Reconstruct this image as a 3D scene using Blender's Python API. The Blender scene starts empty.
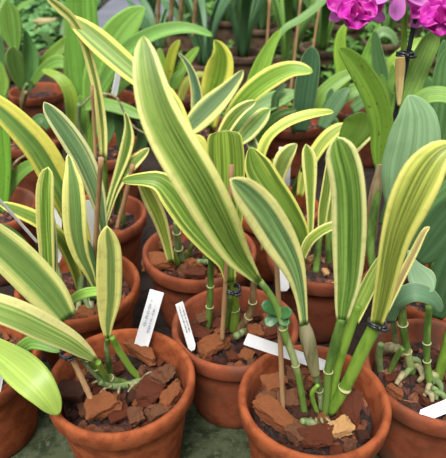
import bpy, bmesh, math, random
from mathutils import Vector, Matrix, noise as mnoise
random.seed(7)
S = bpy.context.scene
COL = S.collection

# ---------------------------------------------------------------- camera, light, exposure
PITCH = math.radians(31.0); FPX = 550.0; CAMZ = 0.443
cd = bpy.data.cameras.new('camera'); cam = bpy.data.objects.new('camera', cd); COL.objects.link(cam)
cam.location = (0, 0, CAMZ); cam.rotation_euler = (math.pi/2 - PITCH, 0, 0)
cd.sensor_fit = 'HORIZONTAL'; cd.sensor_width = 36.0; cd.lens = FPX/446*36.0; cd.clip_start = 0.01; cd.clip_end = 50
cd.dof.use_dof = True; cd.dof.focus_distance = 0.44; cd.dof.aperture_fstop = 14
S.camera = cam
W = bpy.data.worlds.new('world'); S.world = W; W.use_nodes = True
bg = W.node_tree.nodes['Background']; bg.inputs[1].default_value = 1.0
# glasshouse roof: bright overhead, dim towards the crowded benches around
_t = W.node_tree; _g = _t.nodes.new('ShaderNodeTexCoord'); _s = _t.nodes.new('ShaderNodeSeparateXYZ'); _r = _t.nodes.new('ShaderNodeValToRGB')
_t.links.new(_g.outputs['Generated'], _s.inputs[0]); _t.links.new(_s.outputs[2], _r.inputs[0]); _t.links.new(_r.outputs[0], bg.inputs[0])
_r.color_ramp.elements[0].position = .10; _r.color_ramp.elements[0].color = (.13, .15, .13, 1)
_r.color_ramp.elements[1].position = .85; _r.color_ramp.elements[1].color = (1.55, 1.6, 1.65, 1)
sd = bpy.data.lights.new('sun', 'SUN'); sd.energy = 4.0; sd.angle = math.radians(22); sd.color = (1.0, 0.97, 0.90)
so = bpy.data.objects.new('sun', sd); COL.objects.link(so); so.rotation_euler = (math.radians(32), math.radians(-10), 0)
S.view_settings.view_transform = 'Standard'; S.view_settings.look = 'None'; S.view_settings.gamma = 1
S.view_settings.exposure = 0.0; S.view_settings.use_curve_mapping = False

# ---------------------------------------------------------------- helpers
FW = Vector((0, math.cos(PITCH), -math.sin(PITCH))); UP = Vector((0, math.sin(PITCH), math.cos(PITCH))); CAM = Vector((0, 0, CAMZ))
def ray(px, py): return FW + Vector((1, 0, 0))*((px-223)/FPX) + UP*(-(py-229)/FPX)
YK, ZB = 1.0, 0.0      # the plant being built stands this much nearer / its potting surface this much higher
def atY(px, py, Y): Y = Y*YK; d = ray(px, py); return CAM + d*(Y/d.y)
def atZ(px, py, z): d = ray(px, py); return CAM + d*((z-CAMZ)/d.z)
def depth(p): return (p-CAM).dot(FW)
def s2l(c): return tuple(((v/255)/12.92 if v/255 <= .04045 else ((v/255+.055)/1.055)**2.4) for v in c)

def tag(o, label=None, cat=None, group=None, kind=None):
    if label: o['label'] = label
    if cat: o['category'] = cat
    if group: o['group'] = group
    if kind: o['kind'] = kind
    return o
def empty(name, loc, label, cat, group=None):
    o = bpy.data.objects.new(name, None); COL.objects.link(o); o.location = loc; o.empty_display_size = .02
    return tag(o, label, cat, group)
def link(name, verts, faces, m, parent=None, uvs=None, smooth=True):
    me = bpy.data.meshes.new(name)
    off = Vector(parent_world(parent)) if parent else Vector((0, 0, 0))
    me.from_pydata([tuple(Vector(v)-off) for v in verts], [], faces)
    if uvs:
        ul = me.uv_layers.new(name='UVMap')
        for l in me.loops: ul.data[l.index].uv = uvs[l.vertex_index]
    if smooth: me.polygons.foreach_set('use_smooth', [True]*len(me.polygons))
    me.materials.append(m)
    o = bpy.data.objects.new(name, me); COL.objects.link(o)
    if parent: o.parent = parent
    return o
def parent_world(p):
    v = Vector(p.location); q = p.parent
    while q: v = v+Vector(q.location); q = q.parent
    return v

# ---------------------------------------------------------------- materials
class NT:
    def __init__(s, name):
        s.m = bpy.data.materials.new(name); s.m.use_nodes = True; s.t = s.m.node_tree; s.t.nodes.clear()
    def n(s, typ, **kw):
        nd = s.t.nodes.new(typ)
        for k, v in kw.items(): setattr(nd, k, v)
        return nd
    def l(s, a, b): s.t.links.new(a, b)
    def math(s, op, a, b=None, clamp=False):
        nd = s.n('ShaderNodeMath', operation=op); nd.use_clamp = clamp
        for i, v in enumerate((a, b)):
            if v is None: continue
            if isinstance(v, (int, float)): nd.inputs[i].default_value = v
            else: s.l(v, nd.inputs[i])
        return nd.outputs[0]
    def mix(s, f, a, b):
        nd = s.n('ShaderNodeMix', data_type='RGBA')
        if isinstance(f, (int, float)): nd.inputs[0].default_value = f
        else: s.l(f, nd.inputs[0])
        for i, v in ((6, a), (7, b)):
            if isinstance(v, tuple): nd.inputs[i].default_value = (*v[:3], 1)
            else: s.l(v, nd.inputs[i])
        return nd.outputs[2]
    def noise(s, vec, scale, detail=3, rough=.55, w=None):
        nd = s.n('ShaderNodeTexNoise'); nd.inputs['Scale'].default_value = scale; nd.inputs['Detail'].default_value = detail
        nd.inputs['Roughness'].default_value = rough
        s.l(vec, nd.inputs['Vector']); return nd.outputs[0]
    def smooth(s, v, a, b):
        nd = s.n('ShaderNodeMapRange', interpolation_type='SMOOTHSTEP'); s.l(v, nd.inputs[0])
        nd.inputs[1].default_value = a; nd.inputs[2].default_value = b; return nd.outputs[0]
_lc = {}
def leafmat(c, margin=None, thr=.62, dark=None, off=0.0, soft=.09, streak=.5, rough=.42, trans=.22, spots=None, rim=None):
    """variegated or plain strap leaf: u runs across, v along (in leaf widths)"""
    key = (c, margin, thr, dark, off, soft, streak, rough, trans, spots, rim)
    if key in _lc: return _lc[key]
    if c[2] < 128 and c[1] > c[0]: c = (c[0], int(c[1]*.98), int(c[2]*.92))
    if dark and dark[1] > dark[0]: dark = (int(dark[0]*.94), int(dark[1]*.95), int(dark[2]*.84))
    k = NT('leaf_skin'); uv = k.n('ShaderNodeUVMap'); sep = k.n('ShaderNodeSeparateXYZ'); k.l(uv.outputs[0], sep.inputs[0])
    info = k.n('ShaderNodeObjectInfo'); rnd = k.math('MULTIPLY', info.outputs['Random'], 37.0)
    def vec(su, sv):
        cb = k.n('ShaderNodeCombineXYZ'); k.l(k.math('MULTIPLY', sep.outputs[0], su), cb.inputs[0])
        k.l(k.math('MULTIPLY', sep.outputs[1], sv), cb.inputs[1]); k.l(rnd, cb.inputs[2]); return cb.outputs[0]
    fine = k.noise(vec(26, .22), 1.0, 4, .65); broad = k.noise(vec(7, .12), 1.0, 2); blot = k.noise(vec(2.2, 2.2), 1.6, 3)
    dk = dark or tuple(int(v*.62) for v in c)
    col = k.mix(k.math('MULTIPLY', k.smooth(fine, .40, .58), min(1, streak*1.35)), s2l(c), s2l(dk))
    col = k.mix(k.math('MULTIPLY', k.smooth(broad, .45, .66), streak), col, s2l(tuple(min(255, int(v*1.25+10)) for v in c)))
    if margin:
        cen = k.math('ABSOLUTE', k.math('SUBTRACT', k.math('MULTIPLY', sep.outputs[0], 2.0), 1.0+off))
        e = k.math('ADD', cen, k.math('MULTIPLY', k.math('SUBTRACT', broad, .5), .42))
        e = k.math('ADD', e, k.math('MULTIPLY', k.math('SUBTRACT', fine, .5), .18))
        mk = k.smooth(e, thr-soft, thr+soft)
        mc = k.mix(k.smooth(fine, .4, .7), s2l(margin), s2l(tuple(min(255, int(v*1.05+10)) for v in margin)))
        thin = k.math('MULTIPLY', k.math('MULTIPLY', k.smooth(broad, .60, .66), k.smooth(cen, .15, .45)), .4)
        col = k.mix(k.math('MAXIMUM', mk, thin), col, mc)
    if rim:
        cen2 = k.math('ABSOLUTE', k.math('SUBTRACT', k.math('MULTIPLY', sep.outputs[0], 2.0), 1.0))
        col = k.mix(k.smooth(cen2, .90, .97), col, s2l(rim))
    mid = k.math('ABSOLUTE', k.math('SUBTRACT', sep.outputs[0], .5))
    col = k.mix(k.math('MULTIPLY', k.math('SUBTRACT', 1.0, k.smooth(mid, .004, .03)), .35), col, s2l(dk))
    col = k.mix(k.math('MULTIPLY', k.smooth(blot, .5, .72), .18), col, s2l(dk))
    if spots:
        sp = k.noise(vec(3, 1.6), 2.2, 4); col = k.mix(k.smooth(sp, .60, .72), col, s2l(spots))
    b = k.n('ShaderNodeBsdfPrincipled'); k.l(col, b.inputs['Base Color']); b.inputs['Roughness'].default_value = rough
    b.inputs['Specular IOR Level'].default_value = .35
    bump = k.n('ShaderNodeBump'); bump.inputs['Strength'].default_value = .25; bump.inputs['Distance'].default_value = .0006
    k.l(fine, bump.inputs['Height']); k.l(bump.outputs[0], b.inputs['Normal'])
    tr = k.n('ShaderNodeBsdfTranslucent'); k.l(col, tr.inputs[0])
    mx = k.n('ShaderNodeMixShader'); mx.inputs[0].default_value = trans; k.l(b.outputs[0], mx.inputs[1]); k.l(tr.outputs[0], mx.inputs[2])
    o = k.n('ShaderNodeOutputMaterial'); k.l(mx.outputs[0], o.inputs[0]); _lc[key] = k.m; return k.m
_mc = {}
def mat(name, c1, c2=None, scale=40, rough=.8, bump=.3, lo=.4, hi=.65, c3=None, scale3=8, lo3=.5, hi3=.7, dist=.001, spec=.3, stretch=None):
    key = (name, c1, c2)
    if key in _mc: return _mc[key]
    k = NT(name); tc = k.n('ShaderNodeTexCoord'); v = tc.outputs['Object']
    if stretch:
        mp = k.n('ShaderNodeMapping'); mp.inputs['Scale'].default_value = stretch; k.l(v, mp.inputs[0]); v = mp.outputs[0]
    info = k.n('ShaderNodeObjectInfo'); ad = k.n('ShaderNodeVectorMath', operation='ADD'); k.l(v, ad.inputs[0])
    cb = k.n('ShaderNodeCombineXYZ'); k.l(k.math('MULTIPLY', info.outputs['Random'], 5.0), cb.inputs[0]); k.l(cb.outputs[0], ad.inputs[1]); v = ad.outputs[0]
    nz = k.noise(v, scale, 5, .6)
    col = k.mix(k.smooth(nz, lo, hi), s2l(c1), s2l(c2 or c1))
    if c3: col = k.mix(k.smooth(k.noise(v, scale3, 4, .6), lo3, hi3), col, s2l(c3))
    b = k.n('ShaderNodeBsdfPrincipled'); k.l(col, b.inputs['Base Color']); b.inputs['Roughness'].default_value = rough
    b.inputs['Specular IOR Level'].default_value = spec
    if bump:
        bp = k.n('ShaderNodeBump'); bp.inputs['Strength'].default_value = bump; bp.inputs['Distance'].default_value = dist
        k.l(nz, bp.inputs['Height']); k.l(bp.outputs[0], b.inputs['Normal'])
    o = k.n('ShaderNodeOutputMaterial'); k.l(b.outputs[0], o.inputs[0]); _mc[key] = k.m; return k.m

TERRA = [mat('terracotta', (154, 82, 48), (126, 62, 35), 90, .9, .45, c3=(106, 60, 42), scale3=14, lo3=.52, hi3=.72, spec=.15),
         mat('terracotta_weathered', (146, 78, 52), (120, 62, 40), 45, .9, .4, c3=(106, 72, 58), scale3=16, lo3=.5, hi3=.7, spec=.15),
         mat('terracotta_dark', (120, 64, 42), (96, 50, 34), 45, .9, .4, c3=(84, 56, 44), scale3=16, lo3=.5, hi3=.7, spec=.15)]  # last entry: a darker tone of the same clay
def mixmat():
    k = NT('potting_mix'); tc = k.n('ShaderNodeTexCoord'); v = k.n('ShaderNodeTexVoronoi'); v.inputs['Scale'].default_value = 130
    k.l(tc.outputs['Object'], v.inputs['Vector']); se = k.n('ShaderNodeSeparateColor'); k.l(v.outputs['Color'], se.inputs[0])
    nz = k.noise(tc.outputs['Object'], 300, 4, .6)
    rp = k.n('ShaderNodeValToRGB'); k.l(se.outputs[0], rp.inputs[0]); rp.color_ramp.interpolation = 'CONSTANT'
    cols = [(.0, (40, 24, 19)), (.35, (74, 40, 30)), (.58, (104, 54, 38)), (.78, (54, 32, 26)), (.88, (138, 82, 54)), (.96, (166, 120, 84))]
    while len(rp.color_ramp.elements) < len(cols): rp.color_ramp.elements.new(.5)
    for e, (p_, c_) in zip(rp.color_ramp.elements, cols): e.position = p_; e.color = (*s2l(c_), 1)
    col = k.mix(k.math('MULTIPLY', k.smooth(nz, .42, .6), .6), rp.outputs[0], s2l((34, 21, 17)))
    b = k.n('ShaderNodeBsdfPrincipled'); k.l(col, b.inputs['Base Color']); b.inputs['Roughness'].default_value = .8
    bp = k.n('ShaderNodeBump'); bp.inputs['Strength'].default_value = .9; bp.inputs['Distance'].default_value = .002; k.l(nz, bp.inputs['Height']); k.l(bp.outputs[0], b.inputs['Normal'])
    o = k.n('ShaderNodeOutputMaterial'); k.l(b.outputs[0], o.inputs[0]); return k.m
MIX = mixmat()
CHIP = [mat('bark_orange', (176, 108, 64), (134, 72, 42), 260, .85, .9, stretch=(1, .22, 1.6), c3=(88, 46, 32), scale3=110, lo3=.52, hi3=.64, dist=.0016),
        mat('bark_red', (132, 68, 42), (84, 42, 28), 260, .55, .9, stretch=(1, .25, 1.6), c3=(42, 24, 19), scale3=120, lo3=.50, hi3=.64, dist=.0016),
        mat('bark_brown', (146, 96, 66), (98, 58, 38), 260, .85, .9, stretch=(1, .25, 1.6), c3=(56, 33, 26), scale3=110, lo3=.52, hi3=.66, dist=.0016),
        mat('bark_dark', (88, 50, 36), (50, 30, 23), 260, .7, .9, stretch=(1, .3, 1.5), c3=(112, 72, 50), scale3=140, lo3=.58, hi3=.68, dist=.0016),
        mat('bark_pale', (216, 174, 116), (160, 100, 58), 200, .85, .8, stretch=(1, .3, 1.5), c3=(116, 70, 44), scale3=120, lo3=.54, hi3=.64)]
STEM_G = mat('stem_green', (108, 138, 62), (70, 100, 40), 130, .5, .3, stretch=(1, 1, .2), c3=(156, 164, 110), scale3=60, lo3=.56, hi3=.68)
STEM_B = mat('stem_bright', (132, 166, 64), (98, 134, 44), 130, .45, .3, stretch=(1, 1, .2))
STEM_GREY = mat('stem_grey_green', (124, 142, 92), (90, 112, 62), 160, .6, .4, c3=(170, 170, 134), scale3=70, lo3=.54, hi3=.64, stretch=(1, 1, .3))
STEM_BROWN = mat('stem_brown', (140, 116, 78), (104, 82, 54), 130, .7, .4, stretch=(1, 1, .3))
SHEATH = mat('papery_sheath', (140, 134, 92), (106, 104, 66), 160, .7, .5, stretch=(1, 1, .15), c3=(160, 150, 118), scale3=60)
SHEATH_TAN = mat('dry_sheath', (160, 142, 106), (126, 102, 76), 120, .8, .5, stretch=(1, 1, .15), c3=(100, 78, 60), scale3=30)
ROOT = mat('pale_root', (160, 150, 114), (108, 104, 72), 160, .85, .4)
RING = mat('pale_node', (172, 168, 124), (134, 138, 90), 160, .8, .3)
BAMBOO = mat('bamboo', (178, 142, 102), (146, 110, 76), 60, .7, .3, stretch=(1, 1, .1))
WHITE = mat('white_plastic', (232, 232, 234), (224, 224, 228), 30, .45, 0)
INK = mat('pencil', (176, 176, 186), None, 30, .7, 0)
DARKINK = mat('dark_ink', (90, 90, 100), None, 30, .7, 0)
BLACK = mat('black_tie', (26, 27, 32), (40, 42, 50), 90, .35, .1, spec=.6)
CLIPG = mat('green_clip', (60, 104, 56), (42, 82, 42), 60, .4, .1, spec=.5)
MOSS = mat('mossy_concrete', (72, 80, 56), (38, 48, 27), 60, .95, .8, c3=(84, 86, 70), scale3=180, lo3=.52, hi3=.66, dist=.002)
SOIL_GAP_SHADE = mat('soil_and_gap_shade', (52, 40, 34), (34, 27, 24), 60, .95, .9, dist=.004)  # soil at the back; on the middle floor its dark colour paints shade
CONC = mat('grey_render', (112, 114, 124), (100, 102, 112), 8, .9, .2)

YM = (244, 238, 150)      # yellow margin
PM = (246, 242, 184)      # pale margin
# ---------------------------------------------------------------- geometry builders
def catmull(pts, n):
    """pts: list of equal-length tuples; returns n+1 samples, evenly spread over arc length of the first three values"""
    P = [pts[0]]+list(pts)+[pts[-1]]; out = []
    for i in range(1, len(P)-2):
        for j in range(12):
            t = j/12; a, b, c, d = P[i-1], P[i], P[i+1], P[i+2]
            out.append([.5*((2*b[k])+(-a[k]+c[k])*t+(2*a[k]-5*b[k]+4*c[k]-d[k])*t*t+(-a[k]+3*b[k]-3*c[k]+d[k])*t**3) for k in range(len(b))])
    out.append(list(pts[-1]))
    L = [0]
    for a, b in zip(out, out[1:]): L.append(L[-1]+math.dist(a[:3], b[:3]))
    res = []; i = 0
    for q in range(n+1):
        s = 1-(1-q/n)**1.25      # a little denser towards the tip
        s *= L[-1]
        while i < len(L)-2 and L[i+1] < s: i += 1
        f = (s-L[i])/max(L[i+1]-L[i], 1e-9); f = min(max(f, 0), 1)
        res.append([out[i][k]*(1-f)+out[i+1][k]*f for k in range(len(out[0]))])
    return res, L[-1]
def worldpts(pts, Y):
    n = len(pts); out = []
    L = [0]
    for a, b in zip(pts, pts[1:]): L.append(L[-1]+math.dist(a[:2], b[:2]))
    for i, p in enumerate(pts):
        t = L[i]/L[-1]
        if isinstance(Y, (int, float)): y = Y
        elif len(Y) == 2: y = Y[0]*(1-t)+Y[1]*t
        else: y = Y[0]*(1-t)*(1-2*t)+Y[1]*4*t*(1-t)+Y[2]*t*(2*t-1)
        w = atY(p[0], p[1], y); hw = p[2] if len(p) > 2 else max(pts[i-1][2]*.55, .3)
        out.append((w.x, w.y, w.z, hw*depth(w)/FPX))
    return out
def ribbon(name, wp, m, parent, fold=.22, roll=0, tipk=1.1, thick=.0011, ruffle=0, rfreq=160, seg=26, cross=5, up=None, wave=.03, twist=0):
    """a solid strap: wp = world points (x, y, z, half width)"""
    sm, L = catmull(wp, seg); P = [Vector(s[:3]) for s in sm]; n = len(P)
    arc = [0]
    for a, b in zip(P, P[1:]): arc.append(arc[-1]+(b-a).length)
    wmax = max(s[3] for s in sm); lastw = max(wp[-2][3], 1e-4); Lc = max(lastw*tipk*1.4, 1e-4)
    verts = []; uvs = []; faces = []; ph = random.random()*6.28; K = 2*cross+1
    for i in range(n):
        T = (P[min(i+1, n-1)]-P[max(i-1, 0)]).normalized()
        V = up if up is not None else (CAM-P[i]).normalized()*.75+Vector((0, -.25, .35))
        Sd = T.cross(V)
        if Sd.length < 1e-4: Sd = Vector((1, 0, 0))
        Sd.normalize(); N = Sd.cross(T).normalized()
        if N.dot(V) < 0: N = -N
        r = math.radians(roll+twist*(i/(n-1)-.5)); S2 = Sd*math.cos(r)+N*math.sin(r); N2 = N*math.cos(r)-Sd*math.sin(r)
        hw = max(sm[i][3], 2e-4)/max(math.cos(r), .3)
        d = arc[-1]-arc[i]
        if d < Lc: hw *= math.sqrt(max(1-(1-d/Lc)**2, .004))
        for side in (1, -1):
            for j in range(K):
                u = -1+2*j/(K-1)
                off = fold*hw*(abs(u)**1.4) + wave*wmax*abs(u)**2*math.sin(arc[i]*70+ph+u*1.3)
                if ruffle: off += ruffle*hw*abs(u)**2*math.sin(arc[i]*rfreq+ph+u*2)
                th = thick*(1-.75*u*u)*.5+.0001
                verts.append(P[i]+S2*(u*hw)+N2*(off+side*th)); uvs.append(((u+1)/2, arc[i]/max(wmax*2, 1e-4)))
    for i in range(n-1):
        a, b = i*2*K, (i+1)*2*K
        for j in range(K-1):
            faces.append((a+j, a+j+1, b+j+1, b+j)); faces.append((a+K+j+1, a+K+j, b+K+j, b+K+j+1))
        faces.append((a+K, a, b, b+K)); faces.append((a+K-1, a+2*K-1, b+2*K-1, b+K-1))
    for a in (0, (n-1)*2*K):
        for j in range(K-1):
            f = (a+j, a+K+j, a+K+j+1, a+j+1); faces.append(f if a == 0 else f[::-1])
    return link(name, verts, faces, m, parent, uvs)
def leaf(parent, pts, Y, m, name='leaf', **kw): return ribbon(name, worldpts(pts, Y), m, parent, **kw)
def tube(name, wp, m, parent, seg=18, sides=10, nodes=0, flat=1.0, cap=True):
    sm, L = catmull(wp, seg); P = [Vector(s[:3]) for s in sm]; n = len(P); verts = []; faces = []
    for i in range(n):
        T = (P[min(i+1, n-1)]-P[max(i-1, 0)]).normalized(); A = T.cross(Vector((0, -.8, .55)))
        if A.length < 1e-3: A = Vector((1, 0, 0))
        A.normalize(); B = T.cross(A).normalized(); r = sm[i][3]
        if nodes: r *= 1+.14*max(0, math.cos(i/(n-1)*nodes*2*math.pi))**8
        for j in range(sides):
            a = 2*math.pi*j/sides; verts.append(P[i]+A*math.cos(a)*r+B*math.sin(a)*r*flat)
    for i in range(n-1):
        for j in range(sides): faces.append((i*sides+j, i*sides+(j+1) % sides, (i+1)*sides+(j+1) % sides, (i+1)*sides+j))
    if cap: faces.append(tuple(range(sides))[::-1]); faces.append(tuple((n-1)*sides+j for j in range(sides)))
    return link(name, verts, faces, m, parent)
def stem(parent, pts, top, m, name='pseudobulb', z=.078, base=None, **kw):
    if name == 'pseudobulb' and m is not STEM_B: pts = [(*p[:2], (p[2] if len(p) > 2 else 4)*.86) for p in pts]
    """pixel points bottom first; the bottom stands on the potting mix"""
    y0 = base if base else atZ(pts[0][0], pts[0][1], z+ZB).y/YK
    return tube(name, worldpts([p if len(p) > 2 else (*p, 4) for p in pts], (y0, top)), m, parent, **kw)
def lathe(name, prof, loc, m, parent, n=64, wob=0.0, sq=1.0):
    verts = []; faces = []; ph = random.random()*6
    for r, z in prof:
        for j in range(n):
            a = 2*math.pi*j/n; w = 1+wob*math.sin(a*2+ph)+wob*.5*math.sin(a*5+ph*2)
            verts.append((loc[0]+r*w*math.cos(a), loc[1]+r*w*math.sin(a)*sq, loc[2]+z))
    k = len(prof)
    for i in range(k-1):
        for j in range(n): faces.append((i*n+j, i*n+(j+1) % n, (i+1)*n+(j+1) % n, (i+1)*n+j))
    faces.append(tuple(range(n))[::-1]); faces.append(tuple((k-1)*n+j for j in range(n)))
    return link(name, verts, faces, m, parent)
def rimprof(R, H, lip=.018):
    rb = R*.70; t = .0052; rw = R-.0030
    def wall(z): return rb+(rw-rb)*z/H
    p = [(rb-.003, 0), (rb, .003)]
    for q in range(1, 6): z = (H-lip)*q/6; p.append((wall(z), z))
    p += [(wall(H-lip), H-lip-.0015), (R-.0022, H-lip+.0008), (R-.0006, H-lip+.003), (R, H-.005), (R-.0003, H-.0022), (R-.0014, H-.0006), (R-.003, H), (R-.005, H-.0006), (R-.0064, H-.003),
          (R-.0075, H-.012), (wall(H*.6)-t, H*.6), (rb-t, .012), (.01, .010)]
    return p
MIXZ = -.020
def mixdisc(parent, c, R, H, seed=0, amp=.0032, fine=True):
    rr = R*.70+(R*.30-.003)*(H+MIXZ)/H-.0062; verts = []; faces = []; N = 88 if fine else 28; rings = 34 if fine else 8
    verts.append((c.x, c.y, c.z+H+MIXZ))
    for i in range(1, rings+1):
        for j in range(N):
            a = 2*math.pi*j/N; r = rr*i/rings; x = c.x+r*math.cos(a); y = c.y+r*math.sin(a); q = Vector((x*150, y*150, seed))
            dd, pp = mnoise.voronoi(q); cell = mnoise.cell(pp[0]*7.3); edge = min((dd[1]-dd[0])*2.6, 1)
            tilt = (q-pp[0]).dot(Vector((mnoise.cell(pp[0]*3.1)-.5, mnoise.cell(pp[0]*5.7)-.5, 0)))
            verts.append((x, y, c.z+H+MIXZ+amp*(edge*(.5+.9*cell)+.8*tilt*edge-.7)*(1 if i < rings else .2)))
    for j in range(N): faces.append((0, 1+j, 1+(j+1) % N))
    for i in range(rings-1):
        for j in range(N): faces.append((1+i*N+j, 1+(i+1)*N+j, 1+(i+1)*N+(j+1) % N, 1+i*N+(j+1) % N))
    o = link('potting_mix', verts, faces, MIX, parent, smooth=False); o['kind'] = 'stuff'; return o
def pot_plant(px, py, R, label, m=0, H=.10, sink=0, shift=(0, 0), cat='potted plant', name='potted_orchid', group=None):
    c = atZ(px, py, H-sink); c.z = -sink if sink else 0; c.x += shift[0]; c.y += shift[1]
    root = empty(name, c, label, cat, group); root['_r'] = R
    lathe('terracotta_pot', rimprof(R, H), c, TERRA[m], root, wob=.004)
    mixdisc(root, c, R, H, seed=px*.1)
    del root['_r']; return root, c, R, H

# ------- bark chips: shared meshes, every chip its own object
def chipmesh(seed, m):
    rnd = random.Random(seed); bm = bmesh.new(); bmesh.ops.create_cube(bm, size=1)
    for v in bm.verts: v.co += Vector([rnd.uniform(-.2, .2) for _ in range(3)])
    bmesh.ops.subdivide_edges(bm, edges=bm.edges[:], cuts=7, use_grid_fill=True)
    for v in bm.verts:
        c0 = v.co.copy(); m1 = max(abs(c0.x), abs(c0.y), abs(c0.z)); rad = c0.length
        v.co *= 1-.16*max(0, rad/max(m1, .01)-1.12)           # soften corners
        v.co += Vector([mnoise.noise(c0*2.6+Vector((seed, k*9, 0))) for k in range(3)])*.13
        v.co += Vector([mnoise.noise(Vector((c0.x*9, c0.y*2.2, c0.z*11))+Vector((seed*2, k*5, 0))) for k in range(3)])*.10
    me = bpy.data.meshes.new('bark_chip'); bm.to_mesh(me); bm.free(); me.materials.append(m); return me
CH = {k: [chipmesh(k*10+s, CHIP[k]) for s in range(5)] for k in range(5)}
def chip(x, y, z, size, k, rot, label, group=None):
    o = bpy.data.objects.new('bark_chip', random.choice(CH[k])); COL.objects.link(o)
    o.location = (x, y, z); o.scale = size; o.rotation_euler = rot
    return tag(o, label, 'bark chip', group)
def scatter(c, R, H, n, label, group, smin=.007, smax=.014, avoid=(), ks=(0, 1, 1, 2, 2, 3)):
    placed = list(avoid); tries = 0; rr = R-.0115
    while n > 0 and tries < 6000:
        tries += 1; a = random.random()*6.283; r = math.sqrt(random.random())*rr
        s = random.uniform(smin, smax)*(1 if tries < 3000 else .7)
        if r+s*.62 > rr: continue
        x, y = c.x+r*math.cos(a), c.y+r*math.sin(a)
        if any((x-q[0])**2+(y-q[1])**2 < ((s+q[2])*.47)**2 for q in placed): continue
        placed.append((x, y, s)); n -= 1
        h = s*random.uniform(.4, .65); k = random.choice(ks); tail = label.split('bark chip', 1)[1]
        lab = ('orange-brown', 'red-brown', 'brown', 'dark', 'pale')[k]+' bark chip, '+('back' if y > c.y else 'front')+(' left' if x < c.x else ' right')+' side,'+tail
        chip(x, y, c.z+H+MIXZ+h*.42, (s, s*random.uniform(.55, .9), h), k, (random.uniform(-.35, .35), random.uniform(-.35, .35), random.random()*6.28), lab, group)
def bigchips(c, H, lst, avoid):
    for px, py, size, k, rot, label, dz in lst:
        p = atZ(px, py, c.z+H+MIXZ+size[2]*.5+dz)
        chip(p.x, p.y, p.z, size, k, tuple(math.radians(a) for a in rot), label); avoid.append((p.x, p.y, max(size[:2])*.9))

# ------- small things
def plant_tag(a, b, hw, label, Y, writing=None, m=WHITE, ink=None, roll=0):
    """a flat plastic label from the upper end a to the lower end b"""
    A, B = atY(a[0], a[1], Y[0]), atY(b[0], b[1], Y[1]); T = (B-A).normalized(); V = (CAM-A).normalized()
    Sd = T.cross(V).normalized(); N = Sd.cross(T).normalized()
    if N.dot(V) < 0: N = -N; Sd = -Sd
    r = math.radians(roll); Sd, N = Sd*math.cos(r)+N*math.sin(r), N*math.cos(r)-Sd*math.sin(r)
    w = hw*depth((A+B)/2)/FPX/math.cos(r); L = (B-A).length; t = .0005; verts = []; out = []
    out = [(-w*.92, 0), (w*.92, 0), (w, w*.08), (w, L*.92), (w*.45, L), (-w*.45, L), (-w, L*.92), (-w, w*.08)]
    for s in (t, -t):
        for u, v in out: verts.append(A+Sd*u+T*v+N*(s+.002*math.sin(v/L*2.4)))
    k = len(out); faces = [tuple(range(k)), tuple(range(2*k-1, k-1, -1))]+[(i, i+k, (i+1) % k+k, (i+1) % k) for i in range(k)]
    o = bpy.data.objects.new('plant_tag', None); 
    o = link('plant_tag', verts, faces, m, None, smooth=False); tag(o, label, 'plant label')
    if writing:
        vs = []; fs = []
        rnd = random.Random(int(a[0]))
        for (row, v0, v1) in writing:
            v = v0
            while v < v1:
                g = rnd.uniform(.35, .8)*w*.34; q = L*v; u0 = row*w
                for _ in range(rnd.choice((1, 2, 3))):
                    du = rnd.uniform(-.5, .5)*g; dv = rnd.uniform(-.4, .4)*g; p0 = Vector((u0-g*.5*rnd.random()-du, q, 0)); p1 = Vector((u0+g*.6+du, q+dv, 0))
                    d = (p1-p0).normalized(); pe = Vector((-d.y, d.x, 0))*w*.045; b0 = len(vs)
                    for s in (t+.0001, t+.0003):
                        for e in (p0-pe, p1-pe, p1+pe, p0+pe): vs.append(A+Sd*e.x+T*e.y+N*(s+.002*math.sin(e.y/L*2.4)))
                    fs += [(b0+4, b0+5, b0+6, b0+7), (b0+3, b0+2, b0+1, b0), (b0, b0+1, b0+5, b0+4), (b0+1, b0+2, b0+6, b0+5), (b0+2, b0+3, b0+7, b0+6), (b0+3, b0, b0+4, b0+7)]
                v += g*1.25/L
        link('writing', vs, fs, ink or INK, o, smooth=False)
    return o
def stake(a, b, r, label, Y, m=BAMBOO, name='bamboo_stake', cat='stake'):
    pts = [(a[0], a[1], r), ((a[0]+b[0])/2+.4, (a[1]+b[1])/2, r), (b[0], b[1], r*.95)]
    o = tube(name, worldpts(pts, Y), m, None, nodes=3); return tag(o, label, cat)
def tie(px, py, Y, w, label, m=BLACK, ang=0):
    """a twist tie: two wound loops and a knot with two short ends"""
    p = atY(px, py, Y); r = w*depth(p)/FPX; root = empty('plant_tie', p, label, 'plant tie')
    ca, sa = math.cos(ang), math.sin(ang)
    for k, dz in enumerate((-.16, .16)):
        wp = []
        for j in range(13):
            a = 2*math.pi*j/12; x = r*math.cos(a); y = r*.8*math.sin(a)
            wp.append((p.x+x*ca, p.y+y, p.z+x*sa+dz*r+.1*r*math.sin(2*a), r*.17))
        tube('wire_loop', wp, m, root, seg=24, sides=7)
    for sx, sz in ((.5, .35), (.75, -.1)):
        tube('wire_end', [(p.x+.1*r, p.y-r*.8, p.z, r*.2), (p.x+sx*r*.7, p.y-r*1.15, p.z+sz*r, r*.2), (p.x+sx*r*1.5, p.y-r*.95, p.z+sz*r*.6, r*.15)], m, root, seg=8, sides=7)
    bm = bmesh.new(); bmesh.ops.create_uvsphere(bm, u_segments=12, v_segments=8, radius=r*.34)
    vs = [v.co+Vector((p.x+.1*r, p.y-r*.9, p.z)) for v in bm.verts]; fs = [tuple(v.index for v in f.verts) for f in bm.faces]; bm.free()
    link('knot', vs, fs, m, root)
    return root

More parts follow.
